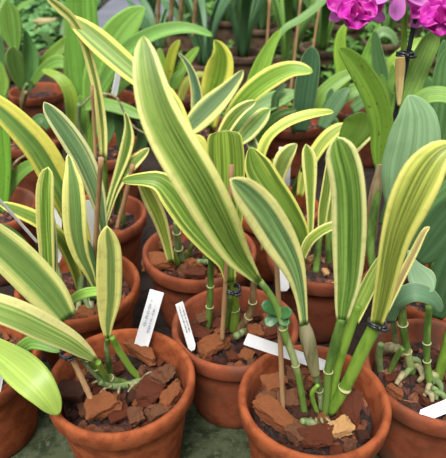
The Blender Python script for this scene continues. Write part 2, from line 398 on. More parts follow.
# ---------------------------------------------------------------- the setting
def slab(name, x0, x1, y0, y1, z0, z1, m, sub=1):
    v = [(x, y, z) for z in (z0, z1) for y in (y0, y1) for x in (x0, x1)]
    f = [(0, 2, 3, 1), (4, 5, 7, 6), (0, 1, 5, 4), (1, 3, 7, 5), (3, 2, 6, 7), (2, 0, 4, 6)]
    o = link(name, v, f, m, None, smooth=False); o['kind'] = 'structure'; return o
slab('floor', -1.6, 1.6, .312, .45, -.04, 0, MOSS)
slab('floor_middle', -1.6, 1.6, .453, 1.08, -.04, -.001, SOIL_GAP_SHADE)  # bench floor coloured near-black, painting the deep shade between the pots
slab('floor_near', -1.6, 1.6, .05, .307, -.042, -.003, MOSS)
slab('floor_back', -2.4, 2.4, 1.085, 4.2, -.04, -.004, SOIL_GAP_SHADE)
slab('floor_path', -.535, -.02, 1.95, 4.2, -.03, .03, CONC)
slab('wall_back', -2.6, 2.6, 4.2, 4.3, -.04, 1.2, CONC)

# ---------------------------------------------------------------- foreground plants
V1 = leafmat((142, 170, 82), YM, .70, dark=(80, 116, 46), streak=.75)
V2 = leafmat((118, 156, 92), YM, .60, dark=(72, 118, 74))
V3 = leafmat((130, 168, 80), PM, .66, dark=(88, 134, 62))
V4 = leafmat((164, 176, 84), (228, 222, 120), .74, dark=(108, 128, 50), streak=.95)
VD = leafmat((112, 144, 58), (224, 222, 112), .82, dark=(74, 108, 38))
VG = leafmat((128, 160, 112), PM, .62, dark=(88, 124, 84))
VY = leafmat((150, 172, 96), (236, 230, 138), .38, dark=(104, 134, 80), off=.14)
VYG = leafmat((176, 196, 96), (222, 224, 110), .45, dark=(140, 164, 72))
G1 = leafmat((128, 176, 84), streak=.35)
G2 = leafmat((150, 196, 92), streak=.3)
G3 = leafmat((98, 142, 88), streak=.35)
G4 = leafmat((112, 148, 118), streak=.3, rough=.5)
G5 = leafmat((72, 108, 66), streak=.4)
LIME = leafmat((164, 192, 96), dark=(142, 174, 78), streak=.3, rough=.35)
PALE = leafmat((142, 176, 130), dark=(118, 156, 110), streak=.3, rough=.55)
BLUEG = leafmat((86, 124, 86), dark=(64, 100, 78), streak=.3, rough=.5, rim=(150, 170, 120))
DKBLUE = leafmat((74, 110, 74), dark=(54, 88, 56), streak=.3, rough=.5)
OLIVE = leafmat((122, 162, 62), dark=(92, 132, 46), streak=.3, spots=(84, 84, 44))

def rings(st, pts, base, top, fr, m=None):
    wp = worldpts([p if len(p) > 2 else (*p, 4) for p in pts], (atZ(pts[0][0], pts[0][1], .078+ZB).y/YK if base is None else base, top))
    sm, L = catmull(wp, 40)
    for f in fr:
        i = int(f*36)+1; a, b = sm[i], sm[i+2]; mid = [(p+q)/2 for p, q in zip(a, b)]; k = .0009/max(math.dist(a[:3], b[:3]), 1e-5)
        lo = [m_-(q-p)*k*.5 for m_, p, q in zip(mid, a, b)]; hi = [m_+(q-p)*k*.5 for m_, p, q in zip(mid, a, b)]
        tube('node_ring', [(*lo[:3], mid[3]*.98), (*mid[:3], mid[3]*1.12), (*hi[:3], mid[3]*.98)], m or RING, st, seg=4, sides=12)
def stemr(parent, pts, top, m, fr, base=None, **kw):
    o = stem(parent, pts, top, m, base=base, **kw); rings(o, pts, base, top, fr); return o

# --- front right pot
YK, ZB = .955, .0154
front_right, c2, R2, H2 = pot_plant(314, 395, .0583, 'orchid with broad yellow-edged leaves, one tied black, in the front right terracotta pot', 0, H=.1154)
P = front_right
stemr(P, [(305, 418, 4), (302, 396, 3.8), (296, 366, 4), (286, 337, 4.6), (275, 303, 4), (260, 281, 3.8)], .305, STEM_G, (.34, .62))
leaf(P, [(259, 282, 3.5), (249, 270, 8), (236, 253, 14), (218, 220, 20), (196, 180, 22.5), (174, 143, 22.5), (158, 110, 20), (149, 78, 16), (145, 54, 11.5), (143, 36)], (.304, .278, .300), V1, fold=.16, tipk=1.5)
s2_ = stemr(P, [(322, 412, 4), (320, 392, 3.8), (314, 370, 4.2), (308, 345, 6), (305, 325, 4.5)], .300, STEM_GREY, (.2,))
tube('sheath', worldpts([(315, 373, 5), (311, 354, 7), (307, 336, 7.6), (303.5, 323, 5.4)], (.302, .299)), SHEATH, s2_, cap=False)
leaf(P, [(304, 325, 4), (301.5, 302, 5.5), (297.5, 281, 8.5), (291, 262, 13), (279, 240, 17.5), (262, 213, 18.5), (247, 195, 16), (237, 185, 11), (230, 179)], (.300, .285, .262), leafmat((128, 164, 104), (248, 240, 156), .52, dark=(70, 114, 74), streak=.7, off=.08), fold=.20, tipk=1.3)
stemr(P, [(325, 417, 4), (327, 395, 4.2), (328, 372, 4.8), (334, 348, 6), (342, 318, 5.6)], .303, STEM_G, (.42,))
leaf(P, [(342, 321, 5.5), (344, 305, 9), (347, 285, 12.5), (348.5, 258, 15.5), (349, 225, 17), (348, 192, 17), (345, 171, 17.2), (341, 156, 16.5), (338.5, 146, 14.5), (336, 137, 11)], (.302, .292, .285), leafmat((136, 172, 84), (248, 244, 164), .70, dark=(76, 122, 46), streak=.7), fold=.14, tipk=1.0)
s4_ = stem(P, [(330, 413, 4), (334, 390, 4), (338, 365, 5), (350, 328, 5.5), (359, 306, 3)], .310, STEM_B, flat=.7)
leaf(P, [(354, 320, 6), (366, 293, 7.5), (378, 268, 6), (390, 248)], (.311, .325), leafmat((158, 184, 92), YM, .85, dark=(130, 160, 74)), fold=.3, roll=20)
s5_ = stem(P, [(329, 415, 5.5), (340, 396, 6.2), (350, 378, 6.5), (362, 352, 7), (376, 324, 7)], .297, STEM_B, flat=.6)
rings(s5_, [(329, 415, 5.5), (340, 396, 6.2), (350, 378, 6.5), (362, 352, 7), (376, 324, 7)], None, .297, (.26,))
leaf(P, [(376, 325, 6), (381, 305, 8.5), (386, 280, 10.5), (391, 255, 12.5), (398, 230, 15.5), (410, 200, 20), (424, 172, 20), (438, 154, 14), (455, 143, 8)], (.297, .285, .29), V4, fold=.34, tipk=1.2)
leaf(P, [(386, 312, 2.5), (400, 280, 4), (414, 252, 4), (424, 232, 3), (430, 227)], (.302, .318), leafmat((190, 170, 110), YM, .5, dark=(170, 130, 90)), fold=.3)
stem(P, [(318, 425, 4), (311, 423, 4.5), (302, 421, 3)], .292, STEM_GREY, name='rhizome')
stem(P, [(318, 415, 2.2), (312, 395, 2.6), (318, 385, 2)], .301, STEM_B, name='new_shoot')
for q in range(5):
    x = 306+q*5; stem(P, [(x, 418, 1.6), (x-6+q*3, 424+q % 2*3, 1.4), (x-10+q*5, 431, 1)], .285+.001*q, ROOT, name='root', z=.084, seg=8, sides=6)
stake((276, 250), (283, 410), 2.6, 'thin bamboo stake standing in the front right pot with green clip', (.316, .312))
tie(377, 323, .297, 9, 'black wire tie wound around the folded leaf base at the right', ang=-.1)
av = [(c2.x+.0, c2.y-.018, .02)]
bigchips(c2, H2, [(273, 384, (.017, .013, .010), 0, (10, 12, 20), 'orange-brown bark chunk at the left wall of front right pot', .004),
    (266, 397, (.020, .012, .010), 2, (15, 5, 60), 'brown bark chunk beside the stake in front right pot', .003),
    (272, 415, (.032, .013, .011), 0, (5, 22, -35), 'long orange bark slab at front left of the front right pot', .004),
    (294, 378, (.016, .012, .010), 2, (0, 10, -20), 'brown bark piece behind the stake in front right pot', .002),
    (288, 399, (.016, .014, .010), 2, (20, 10, 10), 'reddish bark piece right of the stake in front right pot', .002),
    (316, 437, (.022, .013, .009), 1, (8, 0, 5), 'dark red bark chip in front of the stems, front right pot', .003),
    (296, 434, (.016, .014, .009), 2, (5, 10, 40), 'pinkish bark chip at the front of the front right pot', .002),
    (351, 405, (.030, .017, .012), 1, (10, -14, 65), 'large red-brown bark slab at the right of front right pot', .004),
    (341, 428, (.018, .013, .008), 4, (12, -8, 10), 'cream coloured bark chip at the right front of front right pot', .005)], av)
scatter(c2, R2, H2, 30, 'small bark chip among the orchid stems in the front right pot', 'bark chips in the front right pot', avoid=av, ks=(0, 1, 2, 2, 3))
plant_tag((246, 339), (327, 366), 5.6, 'long blank white plant tag leaning across the back of the front right pot', (.325, .352), roll=-10)
# green butterfly clip on the stake
p = atY(279, 315, .309); k = depth(p)/FPX; clip = empty('orchid_clip', p, 'green plastic butterfly clip on the stake of the front right pot', 'plant clip')
for sx, ps in ((-1, [(279, 313, 3), (272, 309, 5.5), (266, 306, 6), (261, 305)]), (-1, [(279, 317, 3), (272, 320, 5), (268, 323, 5), (265, 325)]), (1, [(279, 314, 3), (284, 313, 6), (289, 312, 5), (292, 311)]), (1, [(279, 318, 3), (284, 321, 5), (288, 322, 4), (290, 322)])):
    ribbon('clip_wing', worldpts([(x[0], x[1], x[2]*1.1) if len(x) > 2 else (x[0], x[1], 3.5) for x in ps], (.307, .302)), CLIPG, clip, seg=8, fold=.3, thick=.002, tipk=.35, wave=0)
tube('clip_hinge', worldpts([(279, 307, 3.2), (279.5, 315, 3.6), (280, 324, 3.2)], (.307, .306)), CLIPG, clip, seg=6)

# --- front left pot
YK, ZB = .97, .0103
front_left, c1, R1, H1 = pot_plant(121, 376, .0601, 'orchid with one upright and one long sideways leaf in the front left terracotta pot', 0, H=.1103)
P = front_left
leaf(P, [(107.5, 338, 2.5), (107, 322, 7), (109, 300, 11.5), (109.5, 275, 12.8), (109.5, 252, 12), (108, 239, 10), (107, 226)], (.335, .325, .318), VY, fold=.2, tipk=1.1)
leaf(P, [(96, 360, 2.5), (85, 351.5, 7), (70, 341, 10.5), (45, 328, 13.5), (20, 316, 14.5), (-5, 307, 14), (-30, 300, 11), (-55, 294)], (.315, .288, .275), leafmat((168, 196, 108), (246, 238, 160), .58, dark=(120, 158, 92), off=-.22), fold=.22)
stem(P, [(140, 377, 3.2), (132, 370, 3.5), (120, 352, 3.6), (112, 337, 3)], .335, STEM_B)
stem(P, [(112, 378, 3.2), (109, 366, 3.4), (107, 350, 3.4), (107.5, 338, 3)], .335, STEM_G)
stemr(P, [(128, 383, 3.6), (112, 379, 4), (98, 369, 4), (86, 357, 3.8), (74, 354, 3.2)], .318, STEM_G, (.2,.5,.75))
stem(P, [(118, 388, 3.8), (106, 384, 3.6), (95, 374, 3.2), (80, 357, 3)], .322, STEM_GREY)
stem(P, [(112, 386, 3.2), (104, 374, 3.2), (98, 362, 3)], .318, STEM_B)
stem(P, [(150, 377, 2.6), (142, 380, 3.4), (128, 385, 4), (112, 386, 3.6), (100, 382, 3)], .33, STEM_GREY, name='rhizome', nodes=5)
for q, (x0, y0, x1, y1) in enumerate([(142, 380, 152, 372), (138, 382, 128, 392), (112, 386, 100, 393), (104, 382, 92, 384), (146, 378, 160, 381), (120, 386, 118, 396)]):
    stem(P, [(x0, y0, 1.7), ((x0+x1)/2, (y0+y1)/2-2, 1.5), (x1, y1, 1.0)], atZ(x1, y1, .084+ZB).y/YK, ROOT, name='root', z=.087, seg=8, sides=6)
stake((72, 358), (91, 399), 3, 'short brown stake slanting in the left half of front left pot', (.318, .312))
tie(67, 354, .316, 7, 'black wire tie beside the long sideways leaf, front left pot')
av = [(atZ(125, 381, .095).x, atZ(125, 381, .095).y, .022)]
bigchips(c1, H1, [(102, 406, (.022, .019, .013), 0, (18, -10, 25), 'largest square orange bark block at the front of front left pot', .005),
    (141, 352, (.026, .012, .011), 0, (10, 15, -28), 'long orange bark piece under the white tag in front left pot', .006),
    (173, 397, (.020, .010, .013), 0, (10, -25, 45), 'wedge of orange bark at the right edge of front left pot', .005),
    (159, 413, (.020, .011, .009), 2, (5, 5, 20), 'flat brown bark wedge at front right of the front left pot', .002),
    (135, 417, (.011, .010, .010), 2, (20, 0, 10), 'small upright brown bark block at front of front left pot', .003),
    (119, 413, (.015, .011, .008), 1, (10, 0, 30), 'reddish bark chip right of the large block, front left pot', .001),
    (164, 375, (.018, .012, .010), 2, (30, 20, 60), 'grey-brown curled bark flake near the tag in front left pot', .006),
    (72, 392, (.020, .014, .011), 3, (10, 0, 0), 'dark red bark chip at the left wall of front left pot', .003),
    (150, 392, (.022, .016, .010), 1, (5, 10, 80), 'dark red bark lump right of centre in front left pot', .002)], av)
scatter(c1, R1, H1, 40, 'small reddish bark chip lying in the front left pot', 'bark chips in the front left pot', avoid=av, ks=(1, 1, 2, 2, 3, 0))
plant_tag((157, 291), (139, 353), 7.2, 'broad white plant tag with faint pencil writing in front left pot', (.390, .371), writing=[(-.35, .22, .62), (.35, .15, .55)])

# --- leftmost front pot
YK, ZB = 1.0, 0.0
far_left, c6, R6, H6 = pot_plant(-20, 352, .0620, 'leftmost front terracotta pot, its plant showing one rounded lime leaf', 0, shift=(-.010, -.002))
P = far_left
leaf(P, [(-28, 342, 5), (-12, 346, 10), (4, 356, 14), (21, 369, 17.5), (36, 383, 17), (48, 398, 12.5), (58, 415)], (.34, .292, .275), LIME, fold=.12, tipk=1.0)
leaf(P, [(-20, 262, 4), (18, 352, 6), (30, 343, 7), (45, 345, 6), (60, 352)][1:], (.33, .32), G1, fold=.2)
leaf(P, [(74, 336, 4), (67, 319, 11), (51, 297, 17.5), (33, 277, 19.5), (12, 256, 19.5), (-8, 238, 17), (-22, 224, 12), (-36, 208)][1:], (.352, .345, .335), leafmat((138, 170, 92), (228, 228, 142), .62, dark=(104, 146, 86)), fold=.14)
stem(P, [(-5, 372, 4), (-12, 355, 4), (-26, 341, 4)], .345, STEM_G)
scatter(c6, R6, H6, 16, 'orange-brown bark chip in the leftmost front pot', 'bark chips in the leftmost front pot', ks=(0, 0, 1, 2, 3))
plant_tag((1, 362), (-5, 398), 4.5, 'white plant tag cut by the left edge of the picture', (.312, .318))

# --- centre pot
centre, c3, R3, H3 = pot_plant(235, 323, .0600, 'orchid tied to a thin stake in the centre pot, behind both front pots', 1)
P = centre
leaf(P, [(230, 282, 5), (226, 262, 9), (212, 246, 11.5), (192, 222, 14), (174, 196, 14.5), (160, 182, 10.5), (144, 179.5, 7), (122, 181)], (.385, .395, .405), VD, fold=.25)
leaf(P, [(232, 268, 6), (229, 235, 12), (227, 200, 17), (226, 165, 18.5), (225, 146, 18.2), (224, 130, 16)], (.392, .40, .41), leafmat((124, 152, 58), (214, 214, 100), .88, dark=(88, 116, 40), streak=.7), fold=.2, tipk=.2)
stemr(P, [(208, 330, 3.6), (210, 300, 3.8), (211, 262, 3.6), (211, 235, 3.2)], .40, STEM_G, (.2,.42,.8))
stemr(P, [(234, 332, 5), (234, 308, 5.5), (231, 284, 5.5), (230, 262, 5)], .392, STEM_B, (.3,.8))
stemr(P, [(236, 336, 3.8), (242, 325, 4.4), (251, 312, 4.4), (253, 294, 4), (254, 276, 3.4)], .395, STEM_BROWN, (.3,.55))
stem(P, [(226, 332, 2.6), (228, 310, 3), (231, 296, 2.8)], .39, STEM_G)
stem(P, [(256, 326, 3), (247, 330, 3.8), (236, 336, 3.6)], .385, STEM_GREY, name='rhizome')
stake((231.5, 165), (222, 340), 2.4, 'brown stake tied in the centre pot, its tip before the blunt dark leaf', (.388, .384))
tie(232, 289, .389, 8, 'black wire tie around the stem and stake in the centre pot')
av = [(atZ(233, 334, .085).x, atZ(233, 334, .085).y, .012)]
bigchips(c3, H3, [(204, 318, (.016, .012, .014), 2, (20, 0, 30), 'upright brown bark chunk at the left wall of centre pot', .004), (200, 334, (.018, .012, .009), 1, (5, 8, -20), 'reddish flat bark chip at the left of the centre pot', .002),
    (214, 345, (.022, .014, .009), 0, (8, -6, 30), 'orange bark chip at the front of the centre pot', .003), (254, 333, (.012, .011, .012), 0, (15, 10, 10), 'small orange bark block right of stems in centre pot', .003), (271, 333, (.018, .012, .008), 1, (10, -8, 15), 'red bark chip at the right side of the centre pot', .002)], av)
scatter(c3, R3, H3, 34, 'small bark chip in the centre pot', 'bark chips in the centre pot', avoid=av, ks=(0, 1, 1, 2, 3))
plant_tag((179, 303), (192, 350), 3.9, 'narrow white plant tag with dark handwriting in the centre pot', (.385, .372), writing=[(-.4, .08, .6), (.35, .05, .6)], ink=DARKINK, roll=25)

# --- second row: left
left_mid, c5, R5, H5 = pot_plant(77, 284, .0645, 'many-leaved variegated orchid in the left pot, directly behind the front left pot', 0, shift=(0, .004))
P = left_mid
leaf(P, [(50, 318, 4), (49, 285, 6), (47, 250, 7.5), (45.5, 220, 8.8), (45.5, 192, 9), (47, 177, 7.5), (48, 167)], (.43, .42, .41), leafmat((146, 184, 84), (246, 240, 146), .60, dark=(104, 150, 56), streak=.8), fold=.3, tipk=.6)
leaf(P, [(52, 300, 3), (54, 270, 4.5), (54, 240, 4), (53, 215)], (.438, .43), VG, fold=.3, roll=20)
leaf(P, [(96, 290, 2), (89, 272, 5), (81, 255, 8), (76, 232, 11), (74.5, 207, 11.8), (73, 184, 10), (70.5, 167, 5), (68, 154)], (.40, .385, .395), leafmat((128, 162, 94), (242, 236, 140), .50, dark=(92, 128, 70), off=.1), fold=.25)
leaf(P, [(90, 268, 4), (81, 236, 9), (69, 205, 13), (55, 176, 15), (40, 150, 15), (22, 129, 14), (3, 111, 12), (-15, 98, 9), (-32, 90)], (.45, .43, .42), leafmat((116, 154, 76), (224, 218, 100), .48, dark=(80, 120, 62), off=-.22), fold=.2)
leaf(P, [(105, 242, 3), (102, 218, 5), (95.5, 190, 9), (84, 161, 11), (71, 139, 11), (58, 121, 9.5), (50, 111, 7), (44, 102)], (.47, .46, .45), leafmat((122, 158, 112), (234, 234, 170), .62, dark=(84, 124, 84)), fold=.2)
leaf(P, [(82, 300, 3), (76, 272, 5), (63, 243, 7), (42, 223, 8), (20, 212, 7), (-2, 203, 3)], (.46, .44, .43), leafmat((130, 160, 70), (226, 224, 110), .60, dark=(90, 120, 50)), fold=.25, roll=-15)
leaf(P, [(66, 305, 3), (77, 297, 5), (90, 292, 5), (104, 292.5, 4), (117, 298)], (.39, .375, .37), G2, fold=.2)
leaf(P, [(94, 300, 4), (92, 275, 6), (86, 250, 7), (80, 235)], (.44, .43), G3, fold=.25)
leaf(P, [(30, 250, 3), (20, 238, 3), (8, 229, 3), (0, 224)], (.45, .44), G3, fold=.2)
for a in ([(78, 315, 3.5), (80, 292, 3.8), (83, 262, 3.2)], [(90, 315, 3.5), (92, 290, 4), (94, 264, 3.4)], [(64, 316, 3), (62, 290, 3.2), (56, 262, 2.6)], [(98, 312, 3), (101, 282, 3.4), (104, 244, 3)], [(92, 318, 3), (84, 296, 3), (74, 268, 2.4)]):
    stem(P, a, .462, STEM_GREY, nodes=3)
stake((101, 158), (92, 285), 2.6, 'brown bamboo stake rising through the variegated leaves at left', (.425, .45))
scatter(c5, R5, H5, 24, 'bark chip in the left pot behind the front left pot', 'bark chips in the left pot behind the front left pot', ks=(0, 1, 2, 2, 3))
plant_tag((57, 196), (57, 262), 4.5, 'white plant tag standing between two upright leaves at left', (.47, .46))
plant_tag((89, 200), (92, 262), 5, 'white plant tag behind the bamboo stake at left', (.485, .47))
# thin white label stick
stake((-8, 192), (37, 242), 1.6, 'thin white plastic label stick slanting at the left edge', (.39, .42), m=WHITE, name='label_stick', cat='label stick')

# --- second row: behind centre pot
mid2, c4, R4, H4 = pot_plant(202, 250, .0655, 'orchid with a downward narrow leaf in the terracotta pot behind the centre pot', 1, shift=(-.003, .004))
P = mid2
leaf(P, [(171, 262, 3.6), (166, 240, 5), (160, 220, 7), (151, 200, 8), (145, 188, 7), (138, 178)], (.505, .49, .46), leafmat((160, 184, 84), YM, .55, dark=(120, 150, 60)), fold=.3)
stem(P, [(176, 264, 5.4), (172, 257, 5), (170, 250, 3)], .505, STEM_B)
stemr(P, [(183, 262, 4), (178, 245, 4.4), (176, 222, 3.6)], .515, STEM_GREY, (.3,.7))
stem(P, [(186, 260, 2.6), (192, 246, 2.8), (198, 232, 2.4)], .51, STEM_G)
stem(P, [(204, 264, 3.6), (208, 248, 4), (206, 230, 3.4)], .51, STEM_G)
stem(P, [(196, 262, 3), (204, 262, 3), (214, 262, 2.4)], .50, STEM_GREY, name='rhizome')
leaf(P, [(206, 232, 4), (196, 190, 9), (188, 160, 11), (182, 130, 10), (170, 100, 9), (150, 85, 10), (134, 73, 11), (118, 59, 12), (100, 43, 12), (86, 31, 10), (76, 23, 7), (68, 15)], (.52, .56, .60), leafmat((134, 164, 80), (226, 224, 110), .66, dark=(104, 140, 62)), fold=.22)
bav = []
bigchips(c4, H4, [(160, 262, (.030, .018, .010), 0, (8, 6, 10), 'largest orange bark slab in the pot behind the centre pot', .003), (196, 273, (.020, .012, .009), 1, (5, 0, -10), 'red bark chip at the front of the pot behind the centre pot', .002), (168, 246, (.018, .013, .009), 2, (10, 10, 50), 'brown bark chip at the left of the pot behind the centre pot', .002)], bav)
scatter(c4, R4, H4, 28, 'small bark chip in the pot behind the centre pot', 'bark chips in the pot behind the centre pot', avoid=bav, ks=(0, 1, 1, 2, 3))

# --- second row: behind front right pot
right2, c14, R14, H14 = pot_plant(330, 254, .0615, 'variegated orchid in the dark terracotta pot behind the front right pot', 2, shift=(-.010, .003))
P = right2
leaf(P, [(304, 256, 4), (300, 234, 9), (286, 210, 13), (269, 186, 14.5), (257, 166, 14), (250, 147)], (.505, .50, .505), VD, fold=.22, tipk=1.2)
leaf(P, [(308, 252, 2.5), (310.5, 228, 3), (310.5, 200, 4.5), (310, 178, 6.5), (309, 160, 7.5), (307, 150, 5.5), (306, 144)], (.515, .53), leafmat((150, 178, 84), YM, .62, dark=(110, 142, 58)), fold=.35)
leaf(P, [(302, 258, 3.5), (308, 243, 5), (318, 233, 5), (332, 226, 4.5), (348, 224)], (.50, .49), leafmat((160, 186, 84), YM, .7), fold=.3)
leaf(P, [(260, 165, 4), (263, 149, 5.5), (272, 134, 5.5), (290, 121.5, 5.5), (312, 114.5, 5), (334, 112)], (.55, .56), VYG, fold=.3, roll=25)
for a in ([(321, 232, 3), (323, 212, 5), (326, 192, 5), (329, 168, 4), (330, 155)], [(328, 230, 2.5), (331, 210, 3.5), (336, 190, 4), (338, 170)]): leaf(P, a, (.53, .54), leafmat((128, 158, 72), YM, .7), fold=.3)
for a in ([(300, 268, 4), (304, 250, 4), (306, 228, 3.4)], [(316, 272, 4), (318, 250, 4), (322, 226, 2.4)], [(330, 268, 3.6), (328, 245, 3.4), (328, 222, 2)], [(340, 270, 3), (334, 250, 3), (330, 230, 1.6)]):
    stem(P, a, .53, STEM_G, nodes=3)
stake((262, 165), (262, 250), 1.8, 'slender brown stake half hidden behind the big diagonal leaf', (.55, .54))
scatter(c14, R14, H14, 14, 'dark bark chip in the shaded pot behind the front right pot', 'bark chips in the shaded pot behind the front right pot', smax=.012, ks=(1, 2, 2, 3, 4))
plant_tag((281, 250), (284, 290), 5.5, 'shaded white plant tag behind the bamboo stake with green clip', (.44, .44))

# --- right pot with plain grey-green orchid
right1, c15, R15, H15 = pot_plant(440, 371, .0640, 'orchid with knobbly pale roots in the terracotta pot at lower right corner', 1, shift=(.001, .006))
P = right1
stemr(P, [(412, 374, 5.5), (407, 350, 4.5), (403, 325, 5), (402, 300, 4.5)], .345, STEM_G, (.25,.66))
stemr(P, [(431, 388, 5), (427, 362, 4), (427, 338, 4.2), (429, 306, 4)], .345, STEM_G, (.3,.5))
stem(P, [(437, 382, 4), (443, 360, 5), (452, 328, 5.5), (458, 300, 5)], .34, STEM_B, nodes=2)
stem(P, [(398, 356, 3), (394, 330, 3.4), (392, 302, 3.4)], .352, STEM_GREY, nodes=2)
stem(P, [(380, 372, 4), (379, 356, 4.4), (381, 344, 3.6)], .352, STEM_GREY)
stem(P, [(390, 372, 3), (396, 358, 3.4), (403, 348, 3)], .35, STEM_G)
stem(P, [(383, 350, 5.5), (392, 348, 6), (404, 352, 4.5)], .352, ROOT, name='root')
for q, (x0, y0, x1, y1) in enumerate([(412, 368, 402, 378), (414, 366, 422, 376), (410, 360, 420, 366), (430, 384, 424, 396), (432, 380, 442, 392), (428, 372, 418, 382), (434, 392, 446, 402), (404, 372, 396, 384), (432, 388, 436, 400), (428, 376, 438, 380), (436, 384, 430, 372), (426, 392, 432, 402)]):
    stem(P, [(x0, y0, 3), ((x0+x1)/2+2, (y0+y1)/2-3, 3.4), (x1, y1, 2)], atZ(x1, y1, .085).y, ROOT if q % 2 else STEM_GREY, name='root', z=.088, seg=8, sides=7)
leaf(P, [(391, 322, 4), (394, 306, 7), (403, 296, 9), (415, 292, 9.5), (427, 295, 8.5), (436, 302, 6), (441, 312)], (.335, .325, .325), leafmat((104, 142, 112), dark=(84, 122, 94), streak=.2, rough=.5, rim=(160, 180, 130)), fold=.05, tipk=.8, wave=0, cross=6)
leaf(P, [(409, 250, 1.5), (411, 260, 4), (415, 269, 8.5), (420, 277, 12.5), (427, 285, 12), (433, 292)], (.345, .325), leafmat((136, 168, 128), dark=(112, 146, 104), streak=.2, rough=.5, rim=(176, 186, 140)), fold=.12, tipk=.9, wave=0)
leaf(P, [(418, 262, 5), (428, 250, 14), (442, 232, 20), (458, 212, 20), (475, 190)], (.36, .35), DKBLUE, fold=.15)
leaf(P, [(436, 318, 6), (444, 296, 15), (452, 272, 19), (465, 245, 15), (475, 230)], (.35, .345), DKBLUE, fold=.15)
leaf(P, [(404, 262, 4), (420, 222, 8), (440, 202, 12), (462, 186, 14), (480, 176)], (.41, .40), G3, fold=.15)
scatter(c15, R15, H15, 28, 'reddish bark chip in the pot at lower right corner', 'bark chips in the pot at lower right corner', ks=(1, 1, 2, 3, 0))
plant_tag((454, 403), (420, 417), 6, 'white plant tag lying in the pot at the lower right corner', (atZ(454, 403, .103).y, atZ(420, 417, .097).y))

# --- behind it: pot with flowering cattleya
flo, c16, R16, H16 = pot_plant(425, 287, .0600, 'flowering orchid with a spotted upright leaf in the pot at the right edge', 0, shift=(.012, .009))
P = flo
st = stem(P, [(388, 300, 4), (372, 262, 5), (372, 228, 5), (377, 195, 4.6), (379, 164, 4)], .50, STEM_G)
tube('sheath', worldpts([(371.5, 238, 5.8), (373, 210, 6.4), (377, 185, 6), (381, 164, 3)], (.492, .497)), SHEATH_TAN, st, cap=False)
leaf(P, [(379, 168, 4), (380, 150, 9), (381, 125, 11.5), (375, 100, 12.5), (365, 80, 12), (354, 64, 10), (345, 54, 6.5), (338, 48)], (.50, .50, .49), OLIVE, fold=.3)
leaf(P, [(399, 225, 6), (402, 200, 17), (407, 172, 25), (413, 145, 26), (415, 120, 21), (412, 105, 13), (408, 95)], (.44, .43, .44), PALE, fold=.12, tipk=.7)
leaf(P, [(394, 135, 6), (400, 110, 9), (409, 88, 12), (420, 64, 11), (430, 43, 9.5), (437, 28)], (.52, .54), leafmat((138, 182, 88), streak=.3), fold=.3)
leaf(P, [(400, 125, 4), (418, 102, 8), (434, 95, 9), (452, 98, 8), (470, 108)], (.52, .50), leafmat((140, 184, 96), streak=.3), fold=.15, roll=25)
leaf(P, [(394, 128, 3), (392, 108, 5), (386, 90, 4), (381, 74)], (.53, .54), G1, fold=.3)
leaf(P, [(430, 175, 8), (440, 140, 13), (446, 100, 16), (448, 70, 14), (450, 45)], (.62, .63), G3, fold=.2)
leaf(P, [(346, 147, 9), (352, 136, 13), (359, 124, 15), (362, 112)], (.58, .585), leafmat((112, 150, 56), dark=(92, 130, 46), streak=.25), fold=.1, tipk=.4)
leaf(P, [(385, 225, 6), (392, 205, 7), (402, 190, 5), (412, 180)], (.54, .54), G3)
stem(P, [(415, 300, 4), (416, 250, 4), (410, 220, 3.4)], .45, STEM_G)
stem(P, [(430, 300, 4), (432, 270, 4), (430, 240, 3.4)], .45, STEM_G)
scatter(c16, R16, H16, 12, 'bark chip in the flowering orchid pot at right edge', 'bark chips in the flowering orchid pot at right edge', ks=(1, 2, 3, 3, 4))
# flower spike, sheath and blooms
stalk = tube('flower_stalk', worldpts([(396, 130, 3), (400, 95, 3), (403, 60, 3), (404.5, 30, 3), (405, 4, 3), (404, -25, 2.6)], .53), STEM_B, P)
ribbon('sheath', worldpts([(399, 106, 1.5), (399.5, 92, 3.4), (400, 76, 4.6), (400.5, 66, 5), (400.5, 57, 4.6)], (.512, .512)), mat('cream_sheath', (206, 186, 128), (176, 150, 96), 120, .7, .3, stretch=(1, 1, .2)), stalk, fold=-.5, tipk=.2)
MAG = leafmat((214, 40, 178), (230, 96, 204), .80, dark=(170, 12, 136), streak=.6, trans=.35)
MAGD = leafmat((166, 8, 124), dark=(120, 4, 84), streak=.5, trans=.3)
PINK = leafmat((232, 146, 226), dark=(220, 110, 208), streak=.5, trans=.35, rough=.6)
def petal(parent, cx, cy, ang, L, w, Y, m, name, ruffle=.0, base=4, droop=.0, fold=.1):
    pts = []
    a = math.radians(ang)
    for t, wf in ((0, .25), (.2, .6), (.45, .95), (.7, 1.0), (.88, .8), (1, .5)):
        pts.append((cx+math.cos(a)*L*t, cy+math.sin(a)*L*t, max(w*wf, 1.2)))
    return leaf(parent, pts, (Y-.004, Y-.008-droop), m, name=name, ruffle=ruffle, rfreq=560, fold=fold, seg=34, cross=9, wave=.01, tipk=.8, thick=.0007)
def bloom(px, py, Y, sc):
    r = bpy.data.objects.new('flower', None); COL.objects.link(r); r.parent = P; r.location = atY(px, py, Y)-P.location; r.empty_display_size = .01
    for a in (-95, 30, 150): petal(r, px, py, a, 34*sc, 6.5*sc, Y+.006, PINK, 'sepal')
    for a in (-165, -20): petal(r, px, py, a, 34*sc, 16*sc, Y+.002, MAG, 'petal', ruffle=.28)
    for a, L, w in ((35, 24, 12), (90, 27, 15), (145, 24, 12)): petal(r, px, py, a, L*sc, w*sc, Y-.008-.0004*L, MAG, 'lip_lobe', ruffle=.55, droop=.006)
    petal(r, px, py-2, 90, 17*sc, 7*sc, Y-.024, MAGD, 'throat', ruffle=.5, fold=.7)
    tube('flower_stem', worldpts([(px, py, 2), ((px+404)/2, py-6, 2), (404, -16, 2.2)], (Y+.004, .53)), STEM_B, r, seg=8)
bloom(357, 4, .52, .95)
